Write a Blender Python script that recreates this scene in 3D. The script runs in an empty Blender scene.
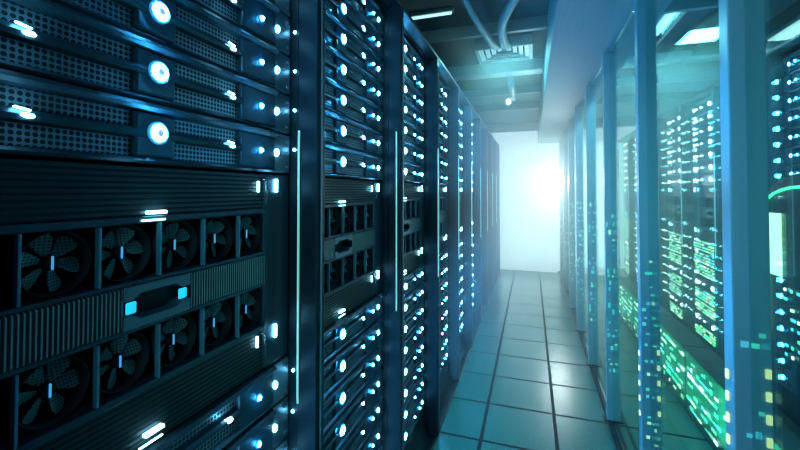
import bpy, bmesh, math, random
from mathutils import Vector, Matrix
random.seed(7)
S = bpy.context.scene
COL = S.collection
PI = math.pi

# ------------------------------------------------------------------ camera, world, exposure
EYE = 1.38                      # eye height; x across the aisle (right +), y along the aisle, z up
YAW, PITCH = math.radians(18.6), math.radians(1.2)
cd = bpy.data.cameras.new('camera'); cam = bpy.data.objects.new('camera', cd); COL.objects.link(cam)
cam.location = (0, 0, EYE)
cam.rotation_euler = (PI/2 + PITCH, 0, YAW)
cd.sensor_width = 36.0
cd.lens = 389/800*36
cd.shift_y = -(34 + 389*math.tan(PITCH))/800
cd.clip_start = 0.01
S.camera = cam

W = bpy.data.worlds.new('world'); S.world = W; W.use_nodes = True
bg = W.node_tree.nodes['Background']
bg.inputs['Color'].default_value = (0.10, 0.42, 0.62, 1)
bg.inputs['Strength'].default_value = 0.18

S.view_settings.view_transform = 'Standard'
S.view_settings.look = 'None'
S.view_settings.exposure = 0.0
S.view_settings.gamma = 1.0
S.view_settings.use_curve_mapping = False


def area_light(name, loc, rot, sx, sy, power, color):
    ld = bpy.data.lights.new(name, 'AREA'); ld.shape = 'RECTANGLE'
    ld.size, ld.size_y, ld.energy, ld.color = sx, sy, power, color
    o = bpy.data.objects.new(name, ld); o.location = loc; o.rotation_euler = rot
    COL.objects.link(o); return o


# daylight-bright lobby behind the frosted end wall, the ceiling panels of both aisles, and added fills
area_light('end_wall_light', (0.45, 6.98, 1.15), (PI/2, 0, PI), 1.9, 2.0, 30, (0.58, 0.95, 1.0))
area_light('rear_ceiling_fill', (-0.15, -0.9, 2.5), (0, 0, 0), 0.7, 1.2, 4, (0.30, 0.72, 1.0))  # unseen fill added above and behind the camera
area_light('near_end_fill', (0.35, -2.4, 1.35), (PI/2, 0, 0), 2.2, 2.2, 26, (0.24, 0.76, 0.88))  # fill added behind the camera to brighten the posts, no fitting there
area_light('aisle_panel_light', (-0.20, 3.28, 2.48), (0, 0, 0), 0.36, 0.28, 9, (0.25, 0.92, 0.92))
area_light('next_aisle_light', (0.88, 3.14, 2.535), (0, 0, 0), 0.06, 0.42, 32, (0.28, 0.80, 1.0))
area_light('green_wash_fill', (0.885, 3.6, 0.24), (0, -PI/2, 0), 0.3, 3.6, 16, (0.05, 1.0, 0.45))  # green fill added in front of the cabinets to tint haze and floor
area_light('corner_panel_light', (2.00, 3.35, 2.535), (0, 0, 0), 0.5, 0.8, 8, (0.45, 0.85, 1.0))


# ------------------------------------------------------------------ materials
MATS = {}


def nodes_of(name):
    m = bpy.data.materials.new(name); m.use_nodes = True
    nt = m.node_tree
    return m, nt, nt.nodes['Principled BSDF']


def mth(nt, op, a, b=None):
    n = nt.nodes.new('ShaderNodeMath'); n.operation = op
    for i, v in enumerate((a, b)):
        if v is None: continue
        if isinstance(v, (int, float)): n.inputs[i].default_value = v
        else: nt.links.new(v, n.inputs[i])
    return n.outputs[0]


def mixcol(nt, fac, a, b):
    n = nt.nodes.new('ShaderNodeMix'); n.data_type = 'RGBA'
    if isinstance(fac, (int, float)): n.inputs[0].default_value = fac
    else: nt.links.new(fac, n.inputs[0])
    for i, v in ((6, a), (7, b)):
        if isinstance(v, tuple): n.inputs[i].default_value = (*v, 1)
        else: nt.links.new(v, n.inputs[i])
    return n.outputs[2]


def coords(nt, kind='Object'):
    tc = nt.nodes.new('ShaderNodeTexCoord')
    sp = nt.nodes.new('ShaderNodeSeparateXYZ'); nt.links.new(tc.outputs[kind], sp.inputs[0])
    return tc.outputs[kind], sp.outputs


def noise(nt, vec, scale, detail=3, stretch=None):
    if stretch:
        mp = nt.nodes.new('ShaderNodeMapping'); mp.inputs['Scale'].default_value = stretch
        nt.links.new(vec, mp.inputs['Vector']); vec = mp.outputs[0]
    n = nt.nodes.new('ShaderNodeTexNoise'); n.inputs['Scale'].default_value = scale
    n.inputs['Detail'].default_value = detail
    nt.links.new(vec, n.inputs['Vector']); return n.outputs[0]


def metal(name, col, col2=None, metallic=0.5, rough=0.4, nscale=40, stretch=None, bump=0.0):
    m, nt, b = nodes_of(name)
    v, _ = coords(nt)
    f = noise(nt, v, nscale, 4, stretch)
    c2 = col2 or tuple(x*0.6 for x in col)
    nt.links.new(mixcol(nt, f, c2, col), b.inputs['Base Color'])
    b.inputs['Metallic'].default_value = metallic
    nt.links.new(mth(nt, 'ADD', mth(nt, 'MULTIPLY', f, 0.2), rough-0.1), b.inputs['Roughness'])
    if bump:
        bp = nt.nodes.new('ShaderNodeBump'); bp.inputs['Strength'].default_value = bump
        bp.inputs['Distance'].default_value = 0.002
        nt.links.new(f, bp.inputs['Height']); nt.links.new(bp.outputs[0], b.inputs['Normal'])
    MATS[name] = m; return m


def glow(name, col, strength, base=(0.6, 0.8, 0.9)):
    m, nt, b = nodes_of(name)
    b.inputs['Base Color'].default_value = (*base, 1)
    b.inputs['Emission Color'].default_value = (*col, 1)
    b.inputs['Emission Strength'].default_value = strength
    b.inputs['Roughness'].default_value = 0.3
    MATS[name] = m; return m


def perforated(name, pitch, hole, shape, col, dark, metallic=0.6, pitch_z=None):
    """holes in rows: shape 'round' or 'slot' (tall slots)"""
    m, nt, b = nodes_of(name)
    v, o = coords(nt)
    fx = mth(nt, 'ABSOLUTE', mth(nt, 'SUBTRACT', mth(nt, 'FRACT', mth(nt, 'DIVIDE', mth(nt, 'ADD', o[0], 10.0), pitch)), 0.5))
    fz = mth(nt, 'ABSOLUTE', mth(nt, 'SUBTRACT', mth(nt, 'FRACT', mth(nt, 'DIVIDE', mth(nt, 'ADD', o[2], 10.0), pitch_z or pitch)), 0.5))
    if shape == 'round':
        d = mth(nt, 'SQRT', mth(nt, 'ADD', mth(nt, 'MULTIPLY', fx, fx), mth(nt, 'MULTIPLY', fz, fz)))
        h = mth(nt, 'LESS_THAN', d, hole)
    elif shape == 'slot':
        h = mth(nt, 'LESS_THAN', fx, hole)
    else:       # louvre: long horizontal slots
        h = mth(nt, 'LESS_THAN', fz, hole)
    f = noise(nt, v, 25, 3)
    lit = mixcol(nt, f, tuple(x*0.5 for x in col), col)
    nt.links.new(mixcol(nt, h, lit, dark), b.inputs['Base Color'])
    nt.links.new(mth(nt, 'MULTIPLY', mth(nt, 'SUBTRACT', 1.0, h), metallic), b.inputs['Metallic'])
    nt.links.new(mth(nt, 'ADD', mth(nt, 'MULTIPLY', h, 0.5), 0.35), b.inputs['Roughness'])
    bp = nt.nodes.new('ShaderNodeBump'); bp.inputs['Strength'].default_value = 0.6
    bp.inputs['Distance'].default_value = 0.002; bp.invert = True
    nt.links.new(h, bp.inputs['Height']); nt.links.new(bp.outputs[0], b.inputs['Normal'])
    MATS[name] = m; return m


metal('rack_paint', (0.012, 0.024, 0.033), metallic=0.1, rough=0.42)
MATS['rack_paint'].node_tree.nodes['Principled BSDF'].inputs['Specular IOR Level'].default_value = 0.25
metal('bezel', (0.055, 0.11, 0.15), (0.025, 0.055, 0.08), metallic=0.35, rough=0.36, nscale=90, bump=0.15)
metal('lip', (0.07, 0.12, 0.15), (0.015, 0.03, 0.045), metallic=0.4, rough=0.45, nscale=140, bump=0.2)
metal('ear_steel', (0.22, 0.32, 0.38), (0.12, 0.2, 0.25), metallic=0.5, rough=0.42, nscale=200, bump=0.2)
metal('divider', (0.20, 0.50, 0.68), metallic=0.3, rough=0.35)
metal('chrome', (0.60, 0.72, 0.74), metallic=0.9, rough=0.22)
metal('black', (0.004, 0.006, 0.008), metallic=0.0, rough=0.6)
glow('hub_glow', (0.40, 0.64, 0.88), 0.6)  # button face glows by itself to look lit by its ring
perforated('perforated', 0.0080, 0.37, 'round', (0.26, 0.40, 0.48), (0.003, 0.006, 0.009))
perforated('slotted', 0.0058, 0.33, 'slot', (0.42, 0.62, 0.66), (0.003, 0.006, 0.008), pitch_z=0.0375)
perforated('louvred', 0.01, 0.22, 'louvre', (0.040, 0.066, 0.08), (0.006, 0.010, 0.013), metallic=0.3, pitch_z=0.0085)
perforated('blade_mesh', 0.0042, 0.30, 'round', (0.32, 0.56, 0.52), (0.03, 0.09, 0.08), metallic=0.0)
glow('led_ring', (0.04, 0.46, 1.0), 260)
glow('led_halo', (0.0, 0.28, 0.72), 0.8)  # bloom around each LED, put in as a glowing blue rim
glow('led_white', (0.18, 0.66, 1.0), 34)
glow('led_blue', (0.03, 0.40, 1.0), 110)
glow('led_bar', (0.30, 0.80, 1.0), 7)
glow('led_cyan', (0.0, 0.50, 0.80), 1.1)
glow('mint_glow', (0.30, 0.88, 0.72), 0.55)  # lit look of the handles, put into their colour as a glow
glow('led_dim_blue', (0.05, 0.35, 0.75), 0.9)
glow('led_far', (0.55, 0.88, 1.0), 26)
glow('led_green', (0.05, 0.80, 0.30), 2.6)
glow('led_lime', (0.50, 1.0, 0.35), 2.6)
glow('led_pale', (0.70, 1.0, 0.85), 3.6)
glow('led_teal', (0.05, 0.62, 0.75), 2)
glow('led_yellow', (0.70, 0.85, 0.20), 1.1)
glow('led_orange', (0.95, 0.50, 0.16), 1.3)
glow('mark_green', (0.03, 0.62, 0.25), 0.7)
glow('mark_teal', (0.03, 0.45, 0.50), 0.55)
glow('mark_lime', (0.35, 0.85, 0.25), 0.9)
glow('screen_lime', (0.42, 0.95, 0.42), 2.4)
glow('screen_green', (0.02, 0.60, 0.28), 1.0)
glow('lamp_white', (0.75, 0.97, 1.0), 6)
glow('panel_light', (0.55, 0.95, 0.92), 1.1)
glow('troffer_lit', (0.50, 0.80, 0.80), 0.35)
glow('lobby_glow', (0.70, 0.93, 1.0), 0.92)
metal('white_paint', (0.55, 0.66, 0.70), metallic=0.0, rough=0.6)
metal('wall_paint', (0.66, 0.80, 0.86), metallic=0.0, rough=0.75, nscale=6)
metal('wall_dark', (0.05, 0.09, 0.11), metallic=0.0, rough=0.8, nscale=6)
metal('ceiling_metal', (0.13, 0.18, 0.20), (0.045, 0.07, 0.085), metallic=0.2, rough=0.6, nscale=150, bump=0.4)
metal('beam_steel', (0.34, 0.46, 0.50), metallic=0.4, rough=0.45)
metal('duct_steel', (0.65, 0.76, 0.78), metallic=0.3, rough=0.4)
metal('flex_duct', (0.36, 0.46, 0.50), metallic=0.4, rough=0.5)
metal('soffit_steel', (0.22, 0.36, 0.44), (0.12, 0.22, 0.28), metallic=0.05, rough=0.62, nscale=5, stretch=(30, 0.6, 30))
metal('post_blue', (0.44, 0.60, 0.67), (0.38, 0.53, 0.60), metallic=0.35, rough=0.32, nscale=220)
metal('kiosk_grey', (0.02, 0.05, 0.055), metallic=0.3, rough=0.35)


def floor_material():
    m, nt, b = nodes_of('floor_tiles')
    v, o = coords(nt)
    T = 0.398
    def line(c, off, w):
        f = mth(nt, 'FRACT', mth(nt, 'DIVIDE', mth(nt, 'SUBTRACT', c, off - 40*T), T))
        e = mth(nt, 'MINIMUM', f, mth(nt, 'SUBTRACT', 1.0, f))
        return mth(nt, 'LESS_THAN', e, w/T)
    g = mth(nt, 'MAXIMUM', line(o[0], -0.273, 0.0100), line(o[1], 2.61, 0.0090))
    f = noise(nt, v, 160, 4)
    big = noise(nt, v, 2.0, 3)
    base = mixcol(nt, f, (0.014, 0.15, 0.125), (0.05, 0.25, 0.21))
    base = mixcol(nt, mth(nt, 'MULTIPLY', big, 0.35), base, (0.03, 0.20, 0.17))
    nt.links.new(mixcol(nt, g, base, (0.006, 0.014, 0.017)), b.inputs['Base Color'])
    nt.links.new(mth(nt, 'ADD', mth(nt, 'MULTIPLY', f, 0.10), mth(nt, 'ADD', 0.22, mth(nt, 'MULTIPLY', g, 0.4))), b.inputs['Roughness'])
    bp = nt.nodes.new('ShaderNodeBump'); bp.inputs['Strength'].default_value = 0.5
    bp.inputs['Distance'].default_value = 0.003; bp.invert = True
    nt.links.new(g, bp.inputs['Height']); nt.links.new(bp.outputs[0], b.inputs['Normal'])
    b.inputs['Specular IOR Level'].default_value = 0.28
    MATS['floor_tiles'] = m


def glass_material():
    m, nt, b = nodes_of('partition_glass')
    nt.nodes.remove(b)
    out = nt.nodes['Material Output']
    tr = nt.nodes.new('ShaderNodeBsdfTransparent'); tr.inputs[0].default_value = (0.86, 0.97, 0.95, 1)
    gl = nt.nodes.new('ShaderNodeBsdfGlossy'); gl.inputs['Roughness'].default_value = 0.02
    gl.inputs['Color'].default_value = (0.75, 0.95, 0.92, 1)
    fr = nt.nodes.new('ShaderNodeFresnel'); fr.inputs[0].default_value = 1.38
    mx = nt.nodes.new('ShaderNodeMixShader')
    nt.links.new(mth(nt, 'MULTIPLY', fr.outputs[0], 0.32), mx.inputs[0])
    nt.links.new(tr.outputs[0], mx.inputs[1]); nt.links.new(gl.outputs[0], mx.inputs[2])
    nt.links.new(mx.outputs[0], out.inputs[0])
    MATS['partition_glass'] = m


floor_material(); glass_material()

# ------------------------------------------------------------------ mesh helpers


class MB:
    """collects shapes into one mesh; every shape gets a material"""
    def __init__(self): self.bm = bmesh.new(); self.mats = []

    def mi(self, mat):
        if mat not in self.mats: self.mats.append(mat)
        return self.mats.index(mat)

    def _done(self, geom_faces, mat, smooth=False):
        i = self.mi(mat)
        for f in geom_faces:
            f.material_index = i; f.smooth = smooth

    def box(self, x0, x1, y0, y1, z0, z1, mat, bev=0.0, M=None):
        r = bmesh.ops.create_cube(self.bm, size=1.0)
        vs = r['verts']
        for v in vs:
            v.co = Vector(((x0+x1)/2 + v.co.x*(x1-x0), (y0+y1)/2 + v.co.y*(y1-y0), (z0+z1)/2 + v.co.z*(z1-z0)))
        fs = {f for v in vs for f in v.link_faces}
        if bev:
            es = {e for v in vs for e in v.link_edges}
            r2 = bmesh.ops.bevel(self.bm, geom=list(es), offset=bev, segments=2, affect='EDGES', profile=0.5)
            fs = {f for v in r2['verts'] for f in v.link_faces} | {f for f in fs if f.is_valid}
            vs = list({v for f in fs for v in f.verts})
        if M is not None:
            for v in vs: v.co = M @ v.co
        self._done(fs, mat)
        return self

    def prism(self, pts, axis, a0, a1, mat, smooth=False):
        """polygon pts in the two other axes, swept along axis from a0 to a1"""
        def mk(p, a):
            return {'x': (a, p[0], p[1]), 'y': (p[0], a, p[1]), 'z': (p[0], p[1], a)}[axis]
        lo = [self.bm.verts.new(mk(p, a0)) for p in pts]
        hi = [self.bm.verts.new(mk(p, a1)) for p in pts]
        n = len(pts); fs = [self.bm.faces.new(lo[::-1]), self.bm.faces.new(hi)]
        for i in range(n):
            fs.append(self.bm.faces.new((lo[i], lo[(i+1) % n], hi[(i+1) % n], hi[i])))
        self._done(fs, mat, False)
        return self

    def lathe(self, prof, c, mat, n=20, sx=1.0, sz=1.0, axis='y'):
        """profile [(radius, height)] spun about a y axis (towards -y is the front) or z axis"""
        rings = []
        for r, h in prof:
            ring = []
            for k in range(n):
                a = 2*PI*k/n
                if axis == 'y': co = (c[0]+r*math.cos(a)*sx, c[1]-h, c[2]+r*math.sin(a)*sz)
                else: co = (c[0]+r*math.cos(a)*sx, c[1]+r*math.sin(a)*sz, c[2]+h)
                ring.append(self.bm.verts.new(co))
            rings.append(ring)
        fs = []
        for A, B in zip(rings, rings[1:]):
            for k in range(n):
                fs.append(self.bm.faces.new((A[k], A[(k+1) % n], B[(k+1) % n], B[k])))
        fs.append(self.bm.faces.new(rings[-1])); fs.append(self.bm.faces.new(rings[0][::-1]))
        self._done(fs, mat, True)
        return self

    def tube(self, path, rad, mat, n=10):
        P = [Vector(p) for p in path]; rings = []
        for i, p in enumerate(P):
            d = (P[min(i+1, len(P)-1)] - P[max(i-1, 0)]).normalized()
            up = Vector((0, 0, 1)) if abs(d.z) < 0.9 else Vector((1, 0, 0))
            a = d.cross(up).normalized(); b = a.cross(d)
            r = rad[i] if isinstance(rad, (list, tuple)) else rad
            rings.append([self.bm.verts.new(p + a*r*math.cos(2*PI*k/n) + b*r*math.sin(2*PI*k/n)) for k in range(n)])
        fs = []
        for A, B in zip(rings, rings[1:]):
            for k in range(n): fs.append(self.bm.faces.new((A[k], A[(k+1) % n], B[(k+1) % n], B[k])))
        fs.append(self.bm.faces.new(rings[0][::-1])); fs.append(self.bm.faces.new(rings[-1]))
        self._done(fs, mat, True)
        return self

    def mesh(self, name, mirror=False):
        if mirror:
            for v in self.bm.verts: v.co.x = -v.co.x
        bmesh.ops.recalc_face_normals(self.bm, faces=self.bm.faces[:])
        me = bpy.data.meshes.new(name); self.bm.to_mesh(me); self.bm.free()
        for m in self.mats: me.materials.append(MATS[m])
        return me


def link(name, me, parent=None):
    o = bpy.data.objects.new(name, me); COL.objects.link(o)
    if parent is not None: o.parent = parent
    return o


def tag(o, label, cat, group=None, kind=None):
    if kind: o['kind'] = kind
    if label: o['label'] = label
    if cat: o['category'] = cat
    if group: o['group'] = group
    return o


def thing(name, loc, rotz, label, cat, group=None):
    o = bpy.data.objects.new(name, None); COL.objects.link(o)
    o.empty_display_size = 0.1
    o.location = loc; o.rotation_euler = (0, 0, rotz)
    return tag(o, label, cat, group)


def struct(name, mb):
    o = link(name, mb.mesh(name)); o['kind'] = 'structure'; return o


ORD = ['first', 'second', 'third', 'fourth', 'fifth', 'sixth', 'seventh', 'eighth', 'ninth', 'tenth', 'eleventh']

# ------------------------------------------------------------------ the room
END = 7.10
CEIL = 2.58
struct('floor', MB().box(-1.6, 2.4, -2.6, END, -0.06, 0.0, 'floor_tiles'))
struct('ceiling', MB().box(-1.6, 2.4, -2.6, END, CEIL, CEIL+0.06, 'ceiling_metal'))
struct('wall_left', MB().box(-1.66, -1.6, -2.6, END, 0, CEIL, 'wall_dark'))
struct('wall_right', MB().box(2.4, 2.46, -2.6, END, 0, CEIL, 'wall_dark'))
# end wall: white wall above a full-width back-lit frosted window
WIN_TOP = 2.42
w = MB()
w.box(-1.6, 2.4, END, END+0.08, WIN_TOP, CEIL, 'wall_paint')
w.box(-1.6, -0.75, END, END+0.08, 0, WIN_TOP, 'wall_paint')
w.box(1.75, 2.4, END, END+0.08, 0, WIN_TOP, 'wall_paint')
struct('wall_far', w)
struct('window_1', MB().box(-0.75, 1.75, END+0.02, END+0.05, 0, WIN_TOP, 'lobby_glow'))
# soffit over the glass line
struct('trim_1', MB().box(0.114, 0.585, 0.05, END, 2.20, CEIL, 'soffit_steel', 0.004))
# kerb under the glass
struct('trim_2', MB().box(0.425, 0.471, 0.05, END, 0, 0.035, 'rack_paint', 0.004))

# ------------------------------------------------------------------ glass partition
POST_S = [0.28 + 0.77*i for i in range(9)]
POST_S[1] = 1.060
GX = 0.448
post_me = {}
for i, s in enumerate(POST_S):
    where = ['just outside the right edge of the photo', 'nearest and widest post in view, at the right', 'second post in view from the camera',
             'third post in view from the camera', 'fourth post in view from the camera', 'fifth post in view from the camera',
             'sixth post in view from the camera', 'seventh post in view from the camera', 'farthest post, by the bright end wall'][i]
    t = thing('partition_post', (GX, s, 0), 0, 'blue metal post of the glass wall, ' + where, 'post', 'posts of the glass wall')
    link('column', post_me.setdefault('column', MB().box(-0.034, 0.034, -0.022, 0.022, 0.036, 2.199, 'post_blue', 0.003).mesh('column')), t)
    link('foot_plate', post_me.setdefault('foot', MB().box(-0.05, 0.05, -0.03, 0.03, 0.0352, 0.043, 'rack_paint', 0.002).mesh('foot_plate')), t)
    if i in (1, 2):
        hs = [0.80, 0.848, 0.896, 0.944, 0.992] if i == 1 else [0.50, 0.56, 0.62, 0.68, 0.74]
        for k, z in enumerate(hs):
            me = post_me.setdefault('lamp', MB().box(-0.005, 0.005, -0.002, 0.002, -0.010, 0.010, 'led_yellow', 0.001).mesh('glow_dash'))
            o = link('glow_dash', me, t); o.location = (0.026, -0.0235, z)
            o['label'] = 'small yellow marker light'
            o = link('glow_dash', me, t); o.location = (-0.0355, 0.006, z - 0.02); o.rotation_euler = (0, 0, PI/2)
            o['label'] = 'small yellow marker light'
def post_reflections(post, seed, near):  # green reflections on the posts, drawn as small glowing dashes
    r = random.Random(seed); z = 0.30
    while z < (1.05 if near else 1.22):
        z += r.uniform(0.022, 0.055)
        for q in range(2):
            if r.random() < 0.45: continue
            x = r.uniform(-0.030, -0.012) if q else r.uniform(-0.004, 0.012)
            wd = r.uniform(0.008, 0.014); hh = r.uniform(0.004, 0.014 if near else 0.03)
            link('glow_dash', MB().box(x, x+wd, -0.0238, -0.0222, z, z+hh, r.choice(('mark_green', 'mark_green', 'mark_teal', 'mark_lime'))).mesh('glow_dash'), post)


for i, o in enumerate([o for o in COL.objects if o.name.startswith('partition_post')]):
    if i: post_reflections(o, 40+i, i < 3)
for i, (a, b) in enumerate(zip(POST_S, POST_S[1:])):
    o = link('glass_pane', MB().box(GX-0.004, GX+0.004, a+0.0225, b-0.0225, 0.036, 2.199, 'partition_glass').mesh('glass_pane'))
    tag(o, ['clear glass pane right of the nearest blue post, cut by the photo edge', 'clear glass pane behind the nearest wide blue post',
            'clear glass pane between the second and third posts in view', 'clear glass pane between the third and fourth posts in view',
            'clear glass pane between the fourth and fifth posts in view', 'clear glass pane between the fifth and sixth posts in view',
            'clear glass pane between the sixth and seventh posts in view', 'last clear glass pane beside the bright end wall'][i], 'glass pane', 'panes of the glass wall')

# ------------------------------------------------------------------ servers and racks
UW = 0.608        # width of a rack bay
UH = 0.099        # height of a server
DEPTH = 0.55
RING, TICKL, TICKR, DOT, OVAL = 0.241, 0.066, 0.402, 0.4925, 0.549
CACHE = {}


def cached(key, fn):
    if key not in CACHE: CACHE[key] = fn()
    return CACHE[key]


# local frame of every rack-mounted thing: x along the rack, front at y = 0 facing -y, z up from its base
def chassis_mb():
    m = MB()
    m.box(0.004, UW-0.004, 0.016, DEPTH, 0.002, UH-0.002, 'bezel')
    # protruding lips above and below, a middle bar between the two perforated rows
    m.prism([(0.016, UH-0.016), (-0.004, UH-0.014), (-0.010, UH-0.009), (-0.006, UH-0.0025), (0.016, UH-0.0025)], 'x', 0.006, UW-0.062, 'lip')
    m.prism([(0.016, 0.0025), (0.002, 0.0025), (-0.002, 0.006), (0.004, 0.011), (0.016, 0.012)], 'x', 0.006, UW-0.062, 'bezel')
    m.prism([(0.016, 0.0405), (0.0, 0.043), (-0.003, 0.0495), (0.0, 0.056), (0.016, 0.0585)], 'x', 0.006, TICKR+0.03, 'bezel')
    m.box(0.0, 0.012, -0.004, 0.0155, 0.006, UH-0.006, 'bezel', 0.002)
    m.box(RING-0.036, RING+0.036, 0.0015, 0.0155, 0.0125, UH-0.0165, 'bezel', 0.004)
    m.box(TICKR+0.032, UW-0.062, -0.001, 0.0155, 0.010, UH-0.014, 'bezel', 0.003)
    return m


def ear_mb():
    m = MB()
    m.box(UW-0.061, UW-0.002, 0.001, 0.0155, 0.003, UH-0.003, 'ear_steel', 0.002)
    m.box(UW-0.020, UW-0.008, -0.003, 0.001, 0.014, 0.020, 'ear_steel', 0.001)
    m.box(UW-0.020, UW-0.008, -0.003, 0.001, UH-0.022, UH-0.016, 'ear_steel', 0.001)
    return m


def panel_mb(x0, x1):
    m = MB()
    m.box(x0, x1, 0.010, 0.0155, 0.0125, 0.0402, 'perforated')
    m.box(x0, x1, 0.010, 0.0155, 0.0588, UH-0.0165, 'perforated')
    return m


def ring_mb(cx=RING, cz=UH/2, mat='led_ring', n=28):
    m = MB().lathe([(0.0128, 0.003), (0.0132, 0.006), (0.0122, 0.0078), (0.0092, 0.0082), (0.0072, 0.0070), (0.0068, 0.003)], (cx, 0, cz+0.002), mat, n)
    m.lathe([(0.0185, 0.002), (0.0185, 0.0042), (0.0165, 0.0052), (0.0134, 0.0050)], (cx, 0, cz+0.002), 'led_halo', n)  # halo of the ring light, modelled as a rim
    return m


def button_mb():
    m = MB().lathe([(0.0062, 0.003), (0.0062, 0.0082), (0.0052, 0.0092)], (RING, 0, UH/2+0.002), 'hub_glow', 16)
    return m


def tick_mb(cx, mat='led_white'):
    m = MB()
    M = Matrix.Translation((cx, -0.0045, UH/2))
    m.lathe([(0.0028, -0.002), (0.0038, 0.001), (0.0024, 0.0030), (0.0006, 0.0038)], (cx+0.003, -0.003, UH/2-0.001), mat, 12, 1.9, 0.85)
    m.box(-0.012, 0.004, -0.002, 0.002, 0.0048, 0.0066, mat, 0.0006, M @ Matrix.Rotation(0.14, 4, 'Y'))
    return m


def dot_mb(mat='led_blue', r=0.0062, x=DOT):
    return MB().lathe([(r*0.85, 0.0), (r*0.85, 0.003), (r*0.65, 0.0058), (r*0.3, 0.0072)], (x, -0.001, UH/2), mat, 14).lathe([(r*1.45, -0.001), (r*1.4, 0.0012), (r*0.9, 0.0022)], (x, -0.001, UH/2), 'led_halo', 14)


def oval_mb(mat='led_white'):
    return MB().lathe([(0.0055, -0.002), (0.0058, 0.003), (0.0042, 0.0055), (0.002, 0.007)], (OVAL+0.003, 0.001, UH/2), mat, 16, 1.0, 1.5)  # bright reflection on the ear, modelled as a glowing oval


def small_server_mb():
    """a server too far away to show its parts"""
    m = MB()
    m.box(0.004, UW-0.004, 0.002, DEPTH, 0.002, UH-0.002, 'bezel')
    m.prism([(0.002, UH-0.016), (-0.008, UH-0.012), (-0.006, UH-0.0025), (0.002, UH-0.0025)], 'x', 0.006, UW-0.062, 'lip')
    m.box(UW-0.060, UW-0.003, -0.001, 0.0018, 0.004, UH-0.004, 'ear_steel')
    m.lathe([(0.014, 0.0), (0.014, 0.006), (0.006, 0.009)], (RING, 0.002, UH/2), 'led_far', 10)
    m.lathe([(0.0055, 0.0), (0.0055, 0.004), (0.002, 0.006)], (TICKR+0.003, 0.002, UH/2), 'led_far', 8, 1.9, 0.85)
    m.lathe([(0.006, 0.0), (0.006, 0.004), (0.002, 0.006)], (DOT, 0.002, UH/2), 'led_far', 8)
    m.lathe([(0.007, 0.0), (0.007, 0.004), (0.002, 0.006)], (OVAL, 0.002, UH/2), 'led_far', 8, 1.0, 1.5)  # ear reflection again, as a glowing oval
    return m


def server(loc, rotz, mir, level, label, group):
    if level == 0:
        o = link('rack_server', cached(('small', mir), lambda: small_server_mb().mesh('rack_server', mir)))
        o.location = loc; o.rotation_euler = (0, 0, rotz)
        return tag(o, label, 'server', group)
    t = thing('rack_server', loc, rotz, label, 'server', group)
    P = lambda nm, key, fn: link(nm, cached((key, mir), lambda: fn().mesh(nm, mir)), t)
    P('chassis', 'chassis', chassis_mb)
    P('mounting_ear', 'ear', ear_mb)
    if level == 2:
        P('perforated_panel', 'perfL', lambda: panel_mb(0.0125, RING-0.0365))
        P('perforated_panel', 'perfR', lambda: panel_mb(RING+0.0365, TICKR+0.0315))
    ring = P('ring_light', 'ring', ring_mb); ring['label'] = 'glowing ring light'
    if level == 2:
        o = link('push_button', cached(('button', mir), lambda: button_mb().mesh('push_button', mir)), ring)
        P('tick_light', 'tickL', lambda: tick_mb(TICKL))
    P('tick_light', 'tickR', lambda: tick_mb(TICKR))
    P('status_light', 'dot', dot_mb)['label'] = 'small blue status light'
    P('ear_glint', 'oval', oval_mb)
    return t


# ---- the fan chassis in the middle of every rack: 0.445 tall, origin at its base
CH = 0.445
FANX = [0.108, 0.198, 0.290, 0.380, 0.470]
DIVX = [0.063, 0.153, 0.246, 0.335, 0.425]
ROWS = [(0.105, 0.190), (0.268, 0.353)]      # z ranges of the two fan rows


def fan_case_mb():
    m = MB()
    m.box(0.004, UW-0.004, 0.060, DEPTH, 0.002, CH-0.002, 'black')
    # blind face right of the bays
    m.box(0.512, UW-0.003, 0.002, 0.0595, 0.003, CH-0.003, 'bezel', 0.003)
    # rails framing the rows
    for z0, z1 in ((0.094, 0.1045), (0.1905, 0.197), (0.261, 0.2675), (0.3535, 0.364)):
        m.box(0.003, 0.5115, -0.004, 0.0595, z0, z1, 'bezel', 0.002)
    return m


def louvre_mb(z0, z1):
    return MB().box(0.003, 0.5115, 0.004, 0.0595, z0, z1, 'louvred', 0.002)


def midbar_mb():
    m = MB()
    z0, z1 = 0.1975, 0.2605
    m.box(0.003, 0.186, -0.006, 0.0595, z0, z1, 'slotted', 0.003)
    m.box(0.304, 0.5115, -0.006, 0.0595, z0, z1, 'slotted', 0.003)
    # hexagonal recess with bright chamfered corners between the two slotted halves
    m.box(0.1865, 0.3035, 0.020, 0.0595, z0+0.001, z1-0.001, 'black')
    for zz, s in ((z0, 1), (z1, -1)):
        m.prism([(0.1865, zz), (0.1865, zz+s*0.020), (0.200, zz+s*0.020), (0.214, zz+s*0.012), (0.276, zz+s*0.012), (0.290, zz+s*0.020), (0.3035, zz+s*0.020), (0.3035, zz)],
                'y', -0.006, 0.0198, 'ear_steel')
    return m


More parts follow.
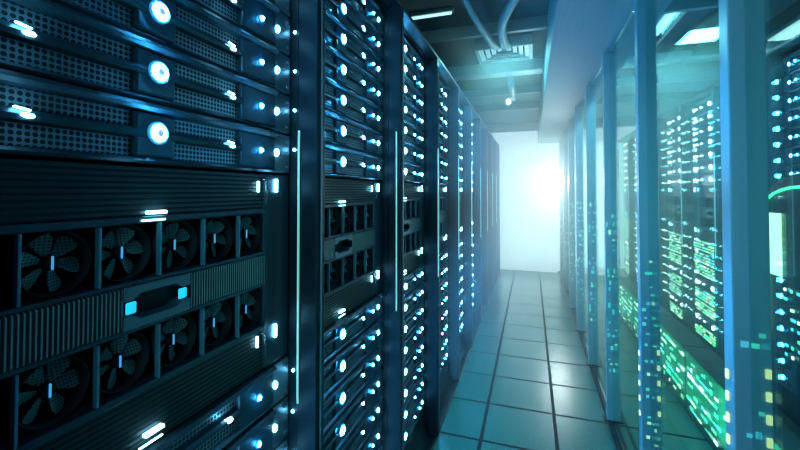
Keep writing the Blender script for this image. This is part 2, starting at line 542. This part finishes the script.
def fan_case_parts(t, mir, level, lit):
    P = lambda nm, key, fn, par=None: link(nm, cached((key, mir), lambda: fn().mesh(nm, mir)), par or t)
    P('case', 'fcase', fan_case_mb)
    P('louvred_panel', 'louT', lambda: louvre_mb(0.3645, CH-0.003))
    P('louvred_panel', 'louB', lambda: louvre_mb(0.003, 0.0935))
    P('slotted_bar', 'mid', midbar_mb)
    if level >= 1:
        for k, (z0, z1) in enumerate(ROWS):
            for x in DIVX:
                P('bay_divider', ('div', k, x), lambda: MB().box(x-0.0018, x+0.0018, -0.0055, 0.003, z0+0.0002, z1-0.0002, 'divider', 0.0006))
    if level == 2:
        for k, x in enumerate((0.196, 0.286)):
            if lit: P('blue_marker', ('mk', k), lambda: MB().box(x-0.008, x+0.008, -0.0095, -0.0062, 0.2215, 0.2385, 'led_cyan', 0.002))['label'] = 'glowing cyan square'
        for k, (z0, z1) in enumerate(ROWS):
            zc = (z0+z1)/2
            for q, x in enumerate(FANX):
                def rotor(x=x, zc=zc, ph=q*0.37+k*0.8):
                    m = MB()
                    for b in range(6):
                        a = ph + b*PI/3
                        M = Matrix.Translation((x, 0.026, zc)) @ Matrix.Rotation(-a, 4, 'Y')
                        # paddle-shaped blade, twisted against the axis
                        pts = [(0.009, -0.003), (0.020, -0.0075), (0.030, -0.0105), (0.037, -0.009), (0.0395, 0), (0.037, 0.009), (0.030, 0.0105), (0.020, 0.0075), (0.009, 0.003)]
                        fr = [m.bm.verts.new(M @ Vector((px, -0.001 + pz*0.55, pz))) for px, pz in pts]
                        bk = [m.bm.verts.new(M @ Vector((px, 0.001 + pz*0.55, pz))) for px, pz in pts]
                        n = len(pts); fs = [m.bm.faces.new(fr), m.bm.faces.new(bk[::-1])]
                        for i in range(n): fs.append(m.bm.faces.new((fr[i], bk[i], bk[(i+1) % n], fr[(i+1) % n])))
                        m._done(fs, 'blade_mesh')
                    m.lathe([(0.010, -0.010), (0.010, 0.006), (0.008, 0.009)], (x, 0.026, zc), 'rack_paint', 16)
                    return m
                def shroud(x=x, zc=zc):
                    m = MB()
                    n = 28; R0, R1 = 0.0405, 0.0425
                    prof = [(R0, -0.03), (R0, 0.020), (R1, 0.020), (R1, -0.03)]
                    rings = []
                    for r, h in prof:
                        rings.append([m.bm.verts.new((x+r*math.cos(2*PI*i/n), 0.028-h, zc+r*math.sin(2*PI*i/n))) for i in range(n)])
                    fs = []
                    for A, B in zip(rings, rings[1:]+rings[:1]):
                        for i in range(n): fs.append(m.bm.faces.new((A[i], A[(i+1) % n], B[(i+1) % n], B[i])))
                    m._done(fs, 'black', True)
                    return m
                fm = P('fan', ('shroud', k, q), shroud)
                P('rotor', ('rotor', k, q), rotor, fm)
                if lit: P('hub_light', ('hub', k, q), lambda: MB().box(x-0.0013, x+0.0013, 0.014, 0.0165, zc-0.009, zc+0.009, 'led_dim_blue', 0.001), fm)['label'] = 'small blue hub light'
    # lit bars and pull levers
    if level >= 1:
        for k, z in enumerate((0.367, 0.021)):
            P('bar_light', ('bar', k), lambda: MB().box(RING-0.016, RING+0.016, -0.006, 0.0035, z, z+0.0052, 'led_bar', 0.001))
            P('bar_light', ('bar2', k), lambda: MB().box(RING-0.028, RING+0.012, -0.007, -0.0042, z-0.0105, z-0.0080, 'led_bar', 0.0005))
    for k, z in enumerate((0.415, 0.075)):
        P('latch_light', ('ll', k), lambda: MB().box(DOT-0.008, DOT-0.003, -0.003, 0.0018, z-0.014, z+0.010, 'led_bar', 0.001))
        P('latch_light', ('lr', k), lambda: MB().box(OVAL-0.001, OVAL+0.005, -0.003, 0.0018, z-0.014, z+0.016, 'led_white', 0.001))
        if level >= 1:
            P('pull_lever', ('lev', k), lambda: MB().tube([(DOT+0.004, 0.003, z+0.016), (DOT+0.004, -0.012, z+0.014), (DOT+0.005, -0.014, z-0.01), (DOT+0.005, -0.014, z-0.036), (DOT+0.002, -0.010, z-0.042)], 0.0017, 'chrome', 8))


# ---- patch panel for the far side: rows of coloured port lights
def patch_mb():
    m = MB()
    m.box(0.004, UW-0.004, 0.006, 0.28, 0.002, UH-0.002, 'bezel', 0.002)
    return m


def ports_mb(seed):
    m = MB(); r = random.Random(seed)
    for row in range(4):
        z = 0.014 + row*0.0225
        x = 0.02 + r.random()*0.02
        while x < UW-0.03:
            wd = r.choice((0.012, 0.016, 0.022, 0.034))
            if r.random() < 0.75:
                c = r.choice(('led_green', 'led_green', 'led_green', 'led_lime', 'led_lime', 'led_pale', 'led_teal', 'led_yellow'))
                if r.random() < 0.04: c = 'led_orange'
                m.box(x, x+wd-0.005, 0.0, 0.0058, z, z+0.011, c)
            x += wd
    return m


# ---- the rack frame. origin on the floor at the start of the bay
RTOP = 2.15
PITCH_R = 0.648


def rack_frame(loc, rotz, mir, label, group, handle, near):
    t = thing('server_rack', loc, rotz, label, 'server rack', group)
    P = lambda nm, key, fn: link(nm, cached((key, mir), lambda: fn().mesh(nm, mir)), t)
    P('side_panel', 'sideL', lambda: MB().box(-0.020, -0.001, -0.02, 0.88, 0.02, RTOP-0.02, 'rack_paint'))
    P('side_panel', 'sideR', lambda: MB().box(UW+0.001, UW+0.020, -0.02, 0.88, 0.02, RTOP-0.02, 'rack_paint'))
    P('back_panel', 'back', lambda: MB().box(-0.0005, UW+0.0005, 0.86, 0.88, 0.02, RTOP-0.02, 'rack_paint'))
    P('corner_post', 'postL', lambda: MB().box(-0.0195, -0.0005, -0.076, -0.0205, 0.02, RTOP-0.02, 'rack_paint', 0.002))
    P('corner_post', 'postR', lambda: MB().box(UW+0.0005, UW+0.0195, -0.076, -0.0205, 0.02, RTOP-0.02, 'rack_paint', 0.002))
    P('edge_trim', 'trim', lambda: MB().box(UW+0.0150, UW+0.0200, -0.0800, -0.0762, 0.10, RTOP-0.06, 'ear_steel', 0.001))
    P('top_cover', 'rtop', lambda: MB().box(-0.0195, UW+0.0195, -0.076, 0.88, RTOP-0.0195, RTOP, 'rack_paint', 0.004).box(0, UW, -0.02, 0.02, RTOP-0.028, RTOP-0.0195, 'rack_paint'))
    P('plinth', 'plinth', lambda: MB().box(-0.0195, UW+0.0195, -0.066, 0.88, 0.0, 0.0195, 'rack_paint', 0.003).prism(
        [(0.1, 0.02), (-0.030, 0.02), (-0.012, 0.06), (-0.002, 0.11), (0.0, 0.168), (0.1, 0.168)], 'x', 0.001, UW-0.001, 'rack_paint'))
    hx, hy, ht = handle
    z0, z1 = (0.86, 1.53) if near else (0.90, 1.62)
    P('door_handle', ('handle', handle, near), lambda: MB().tube([(hx+0.004, hy+0.002, z1), (hx, hy, z1-0.02), (hx, hy, z0+0.02), (hx+0.004, hy+0.002, z0)], ht, 'mint_glow', 8))['label'] = 'thin mint-glowing handle bar'
    return t


def fill_rack(s0, left, idx, level, skip_fans=False):
    """frame, servers and fan chassis of one rack; s0 = start of the bay along the aisle"""
    mir = not left
    rot = PI/2 if left else -PI/2
    fx = -0.571 if left else 1.32
    side = 'left row' if left else 'row behind the glass'
    nth = 'nearest rack' if idx == 0 else ORD[idx] + ' rack'
    near = left and idx == 0
    handle = {0: (UW-0.004, -0.027, 0.0026), 1: (UW-0.004, -0.058, 0.0028)}.get(idx if left else 9, (UW+0.003, -0.079, 0.0032))
    rl = ('black server rack nearest the camera in the left row' if idx == 0 else 'black server rack, %s from the camera in the left row' % ORD[idx]) if left else \
         ('black server rack behind the glass, nearest the camera' if idx == 0 else 'black server rack behind the glass, %s from the camera' % ORD[idx])
    fr = rack_frame((fx, s0, 0), rot, mir, rl, 'racks of the left row' if left else 'racks behind the glass', handle, near)
    ups = [EYE + 0.0415 + 0.0985*k for k in range(7)]
    lows = [EYE - 0.5035 - 0.1*j for j in range(8)]
    zs = sorted(ups + lows, reverse=True)
    if near:
        for k, z in enumerate(zs):
            o = link('post_light', cached('pl', lambda: MB().lathe([(0.0036, 0), (0.0036, 0.002), (0.0022, 0.0034)], (0, 0, 0), 'led_white', 10).mesh('post_light')), fr)
            o.location = (UW, -0.012, z+UH*0.62); o.rotation_euler = (0, 0, -PI/2)
    n = 0
    for q, z in enumerate(zs):
        low = z < EYE-0.4
        j = lows.index(z) if low else None
        if not left and low and j in (0, 1, 2, 4, 5, 7):
            t = thing('patch_panel', (fx, s0, z), rot, 'patch panel with green lights, %s from the bottom, %s behind the glass' % (ORD[7-j], nth),
                      'patch panel', 'patch panels behind the glass')
            link('panel', cached(('patch', mir), lambda: patch_mb().mesh('panel', mir)), t)
            v = (idx*3 + j) % 7
            link('port_lights', cached(('ports', v, mir), lambda: ports_mb(v+3).mesh('port_lights', mir)), t)['label'] = 'rows of green, pale and yellow port lights'
            continue
        n = ORD[q] if q < 11 else None
        pos = (ORD[q] + ' from the top') if q < 7 else (ORD[7-j] + ' from the bottom' if j < 7 else 'lowest')
        server((fx, s0, z), rot, mir, level, 'black server with ring light, %s in the %s left rack' % (pos, nth.replace(' rack', '')) if left else
               'black server, %s in the %s behind the glass' % (pos, nth), 'servers of the left row' if left else 'servers behind the glass')
    t = thing('fan_chassis', (fx, s0, EYE-0.4035), rot, 'black fan chassis in the middle of the %s %s' % (nth, 'of the left row' if left else 'behind the glass'),
              'fan chassis', 'fan chassis of the left row' if left else 'fan chassis behind the glass')
    fan_case_parts(t, mir, level, near)


for i in range(10):
    fill_rack(0.227 + PITCH_R*i, True, i, 2 if i < 3 else (1 if i < 6 else 0))
for i in range(7):
    fill_rack(2.085 + PITCH_R*i, False, i, 1 if i < 2 else 0)

# low cabinets along the foot of the racks behind the glass
def cab_lights(seed):
    m = MB(); r = random.Random(seed)
    for row in range(7):
        z = 0.07 + row*0.046; x = -0.30 + r.random()*0.03
        while x < 0.27:
            wd = r.choice((0.02, 0.035, 0.05, 0.06))
            if r.random() < 0.55:
                m.box(x, x+wd-0.008, -0.0035, -0.0003, z, z+r.choice((0.010, 0.016, 0.022)), r.choice(('led_green', 'mark_green', 'led_lime', 'led_teal', 'led_pale', 'mark_lime', 'mark_teal')))
            x += wd
    return m


for i in range(6):
    t = thing('low_cabinet', (0.90, 1.90 + 0.648*i, 0), -PI/2, 'knee-high dark cabinet with green lights behind the glass, %s from the camera' % ('nearest' if i == 0 else ORD[i]), 'cabinet', 'low cabinets behind the glass')
    link('body', cached('cabbody', lambda: MB().box(-0.318, 0.318, 0.0, 0.13, 0.03, 0.40, 'kiosk_grey', 0.006).box(-0.318, 0.318, -0.010, 0.13, 0.4003, 0.42, 'rack_paint', 0.004).mesh('body')), t)
    link('base', cached('cabbase', lambda: MB().box(-0.310, 0.310, 0.012, 0.125, 0.0, 0.0297, 'black').mesh('base')), t)
    link('panel_lights', cab_lights(60+i).mesh('panel_lights'), t)['label'] = 'rows of green and teal panel lights'

# ------------------------------------------------------------------ kiosk behind the glass
KX, KY = 1.05, 2.03
t = thing('kiosk', (KX, KY, 0), -PI/2, 'dark round-topped kiosk with green screens behind the nearest pane', 'kiosk')
hw = 0.285
arch = [(-hw, 0.0), (hw, 0.0), (hw, 1.30)]
hood = []
for k in range(13):
    a = PI*k/12
    hood.append((hw*math.cos(a), 1.30 + 0.155*math.sin(a)))
link('cabinet', MB().prism([(-hw, 0.0), (hw, 0.0)] + hood, 'y', 0.0, 0.17, 'kiosk_grey').mesh('cabinet'), t)
m = MB(); m.tube([(x*0.96, -0.004, 1.295 + (z-1.30)*0.66) for x, z in hood], 0.006, 'led_green', 8)
link('hood_light', m.mesh('hood_light'), t)['label'] = 'curved green-lit edge'
link('screen', MB().box(-0.282, -0.14, -0.008, -0.0005, 1.00, 1.28, 'screen_lime', 0.003).box(-0.282, -0.245, -0.008, -0.0005, 0.72, 0.999, 'screen_lime', 0.003).mesh('screen'), t)['label'] = 'tall lit lime screen'
link('screen', MB().box(0.03, 0.25, -0.008, -0.0005, 1.00, 1.27, 'screen_green', 0.003).mesh('screen'), t)['label'] = 'lit green screen'
m = MB(); r = random.Random(4)
for row in range(9):
    for c in range(9):
        if r.random() < 0.6:
            x = -0.13 + c*0.044; z = 0.945 - row*0.040
            m.box(x, x+r.choice((0.012, 0.02, 0.03)), -0.004, -0.0005, z, z+0.012, r.choice(('led_green', 'led_teal', 'led_teal', 'led_pale', 'led_lime')))
link('key_lights', m.mesh('key_lights'), t)['label'] = 'rows of small green and teal lights'

# ------------------------------------------------------------------ ceiling fittings
for i, s in enumerate((1.95, 2.82, 4.65, 5.55)):
    o = link('ceiling_beam', MB().box(-1.59, 0.113, s-0.02, s+0.02, CEIL-0.085, CEIL-0.001, 'beam_steel', 0.003).mesh('ceiling_beam'))
    tag(o, 'thin grey ceiling beam over the aisle, %s from the camera' % ORD[i], 'beam', 'ceiling beams over the aisle')
    o = link('ceiling_beam', MB().box(0.586, 2.39, s-0.02, s+0.02, CEIL-0.085, CEIL-0.001, 'beam_steel', 0.003).mesh('ceiling_beam'))
    tag(o, 'thin grey ceiling beam behind the glass, %s from the camera' % ORD[i], 'beam', 'ceiling beams behind the glass')
o = link('air_duct', MB().box(-1.2, 0.113, 3.70, 3.86, CEIL-0.10, CEIL-0.001, 'duct_steel', 0.004).mesh('air_duct'))
tag(o, 'pale rectangular air duct across the aisle ceiling beyond the square light', 'air duct')
o = link('air_duct', MB().box(0.586, 2.39, 3.90, 3.98, CEIL-0.09, CEIL-0.001, 'duct_steel', 0.004).mesh('air_duct'))
tag(o, 'pale air duct across the ceiling behind the glass', 'air duct')

t = thing('square_ceiling_light', (-0.20, 3.28, CEIL-0.07), 0, 'square pale ceiling light with stepped louvres over the aisle', 'ceiling light')
m = MB()
def sqring(m, a, b, z0, z1, mat, hx=1.0, hy=0.8):
    m.box(-a*hx, a*hx, -a*hy, -b*hy, z0, z1, mat); m.box(-a*hx, a*hx, b*hy, a*hy, z0, z1, mat)
    m.box(-a*hx, -b*hx, -b*hy, b*hy, z0, z1, mat); m.box(b*hx, a*hx, -b*hy, b*hy, z0, z1, mat)
sqring(m, 0.22, 0.195, -0.012, 0.069, 'duct_steel')
link('frame', m.mesh('frame'), t)
hx, hy = 0.193, 0.154
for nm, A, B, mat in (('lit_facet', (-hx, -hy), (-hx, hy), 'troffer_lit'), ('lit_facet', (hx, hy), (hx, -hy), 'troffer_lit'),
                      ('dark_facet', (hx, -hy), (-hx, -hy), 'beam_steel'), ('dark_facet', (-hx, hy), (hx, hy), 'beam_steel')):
    m = MB()
    for k in range(4):      # stepped louvre blades narrowing to the centre
        u0, u1 = 1-k*0.24, 1-k*0.24-0.17
        z = 0.002 + k*0.010
        pts = [(A[0]*u0, A[1]*u0), (B[0]*u0, B[1]*u0), (B[0]*u1, B[1]*u1), (A[0]*u1, A[1]*u1)]
        m.prism(pts, 'z', z, z+0.006, mat)
    link(nm, m.mesh(nm), t)
link('back_plate', MB().box(-0.193, 0.193, -0.154, 0.154, 0.055, 0.069, 'rack_paint').mesh('back_plate'), t)


def flex(name, pts, r, label):
    P = [Vector(p) for p in pts]; path = []; rad = []
    for i in range(len(P)-1):
        p0, p1, p2, p3 = P[max(i-1, 0)], P[i], P[i+1], P[min(i+2, len(P)-1)]
        for k in range(14):
            u = k/14
            path.append(0.5*((2*p1) + (p2-p0)*u + (2*p0-5*p1+4*p2-p3)*u*u + (3*p1-p0-3*p2+p3)*u**3))
    path.append(P[-1])
    rad = [r*(1.0 if i % 2 else 0.86) for i in range(len(path))]
    tag(link(name, MB().tube(path, rad, 'flex_duct', 14).mesh(name)), label, 'flexible duct', 'flexible ducts over the aisle')


flex('flexible_duct', [(0.02, 2.05, 2.50), (-0.09, 2.28, 2.46), (-0.17, 2.55, 2.44), (-0.17, 2.9, 2.45), (-0.16, 3.08, 2.50)], 0.032, 'grey ribbed duct curving to the square light, the right one of two')
flex('flexible_duct', [(-0.38, 2.05, 2.53), (-0.34, 2.3, 2.47), (-0.29, 2.6, 2.44), (-0.26, 2.9, 2.46), (-0.25, 3.08, 2.50)], 0.026, 'grey ribbed duct curving to the square light, the left one of two')

t = thing('tube_light', (-0.675, 2.50, CEIL-0.035), 0, 'pale fluorescent tube fitting on the ceiling above the left racks', 'tube light')
link('fitting', MB().box(-0.2, 0.2, -0.018, 0.018, 0.010, 0.0345, 'beam_steel', 0.003).mesh('fitting'), t)
link('tube', MB().tube([(-0.19, 0, 0.002), (0.19, 0, 0.002)], 0.009, 'panel_light', 12).mesh('tube'), t)

t = thing('spot_lamp', (-0.24, 4.62, CEIL-0.086), 0, 'small bright spot lamp hanging from the aisle ceiling near the end wall', 'lamp')
link('stem', MB().tube([(0, 0.06, 0.085), (0, 0.06, 0.0), (0, 0.05, -0.05)], 0.008, 'beam_steel', 8).mesh('stem'), t)
link('bulb', MB().lathe([(0.012, 0), (0.028, 0.02), (0.026, 0.05), (0.010, 0.065)], (0, 0.045, -0.11), 'lamp_white', 14, axis='z').mesh('bulb'), t)

t = thing('downpipe', (-0.18, 4.25, 0), 0, 'pale pipe with elbow below the ceiling beyond the wide air duct', 'pipe')
link('pipe', MB().tube([(0, -0.38, CEIL-0.13), (0, -0.1, CEIL-0.13), (0, 0.1, CEIL-0.14), (0, 0.25, CEIL-0.14), (0, 0.34, CEIL-0.14)], 0.035, 'duct_steel', 14).mesh('pipe'), t)
link('hanger', MB().box(-0.006, 0.006, -0.106, -0.094, CEIL-0.096, CEIL-0.001, 'beam_steel').mesh('hanger'), t)

# behind the glass: light strips and panels
def strip(loc, sx, sy, label, mat='panel_light'):
    t = thing('light_strip', loc, 0, label, 'ceiling light', 'ceiling lights behind the glass')
    link('housing', MB().box(-sx/2-0.01, sx/2+0.01, -sy/2-0.01, sy/2+0.01, 0.012, 0.0395, 'white_paint', 0.003).mesh('housing'), t)
    link('lens', MB().box(-sx/2, sx/2, -sy/2, sy/2, 0.0, 0.0118, mat, 0.002).mesh('lens'), t)


strip((0.88, 3.14, CEIL-0.04), 0.06, 0.42, 'mint light strip on the ceiling behind the second pane')
strip((1.05, 4.20, CEIL-0.04), 0.05, 0.24, 'short pale light strip beyond the duct behind the glass')
strip((2.00, 3.35, CEIL-0.04), 0.50, 0.80, 'large pale ceiling panel light in the top right corner')
strip((2.02, 4.38, CEIL-0.04), 0.40, 0.16, 'small pale panel light beyond the large corner panel')
o = link('conduit', MB().tube([(0.965, 2.1, CEIL-0.02), (0.965, 3.88, CEIL-0.02)], 0.013, 'duct_steel', 10).mesh('conduit'))
tag(o, 'thin pale conduit along the ceiling beside the mint light strip', 'conduit')
o = link('cable_tray', MB().box(1.30, 1.52, 2.0, 3.88, CEIL-0.06, CEIL-0.045, 'beam_steel').box(1.30, 1.31, 2.0, 3.88, CEIL-0.045, CEIL-0.001, 'beam_steel').box(1.51, 1.52, 2.0, 3.88, CEIL-0.045, CEIL-0.001, 'beam_steel').mesh('cable_tray'))
tag(o, 'grey cable tray along the ceiling above the racks behind the glass', 'cable tray')

# bright lamp on the last post, and haze added to spread its glow
t = thing('wall_lamp', (GX-0.035, 6.42, EYE+0.14), 0, 'dazzling round lamp on the far end of the glass wall', 'lamp')
link('bracket', MB().box(0.005, 0.034, -0.04, 0.04, -0.04, 0.04, 'white_paint', 0.003).mesh('bracket'), t)
link('lamp_globe', MB().lathe([(0.010, -0.045), (0.036, -0.025), (0.042, 0.0), (0.036, 0.025), (0.010, 0.045)], (-0.040, 0, 0), 'lamp_white', 20, axis='z').mesh('lamp_globe'), t)
ld = bpy.data.lights.new('wall_lamp_light', 'SPOT'); ld.energy = 120; ld.color = (0.8, 0.97, 1.0); ld.shadow_soft_size = 0.10
ld.spot_size = math.radians(80); ld.spot_blend = 1.0
lo = bpy.data.objects.new('wall_lamp_light', ld); lo.location = (GX-0.075, 6.33, EYE+0.14); COL.objects.link(lo)
lo.rotation_euler = (math.radians(82), 0, PI + math.radians(3))


def haze(density, g, color, mb, label):
    m = bpy.data.materials.new('haze'); m.use_nodes = True; nt = m.node_tree
    nt.nodes.remove(nt.nodes['Principled BSDF'])
    vs = nt.nodes.new('ShaderNodeVolumeScatter'); vs.inputs['Density'].default_value = density
    vs.inputs['Color'].default_value = (*color, 1); vs.inputs['Anisotropy'].default_value = g
    nt.links.new(vs.outputs[0], nt.nodes['Material Output'].inputs['Volume'])
    me = mb.mesh('haze'); me.materials.clear(); me.materials.append(m)
    tag(link('haze', me), label, 'haze', kind='stuff')


haze(0.20, 0.65, (0.88, 0.94, 1.0), MB().box(-0.485, 0.41, 2.0, END-0.01, 0.01, 2.19, 'black').box(-0.485, 0.11, 2.0, END-0.01, 2.191, 2.40, 'black'),
     'thin haze added for glow in the main aisle towards the end wall')
haze(0.32, 0.5, (0.75, 1.0, 0.92), MB().box(0.486, 1.235, 2.45, END-0.01, 0.431, 2.19, 'black').box(0.486, 0.885, 2.45, END-0.01, 0.01, 0.43, 'black'),
     'thin haze added for a green wash in the aisle behind the glass')
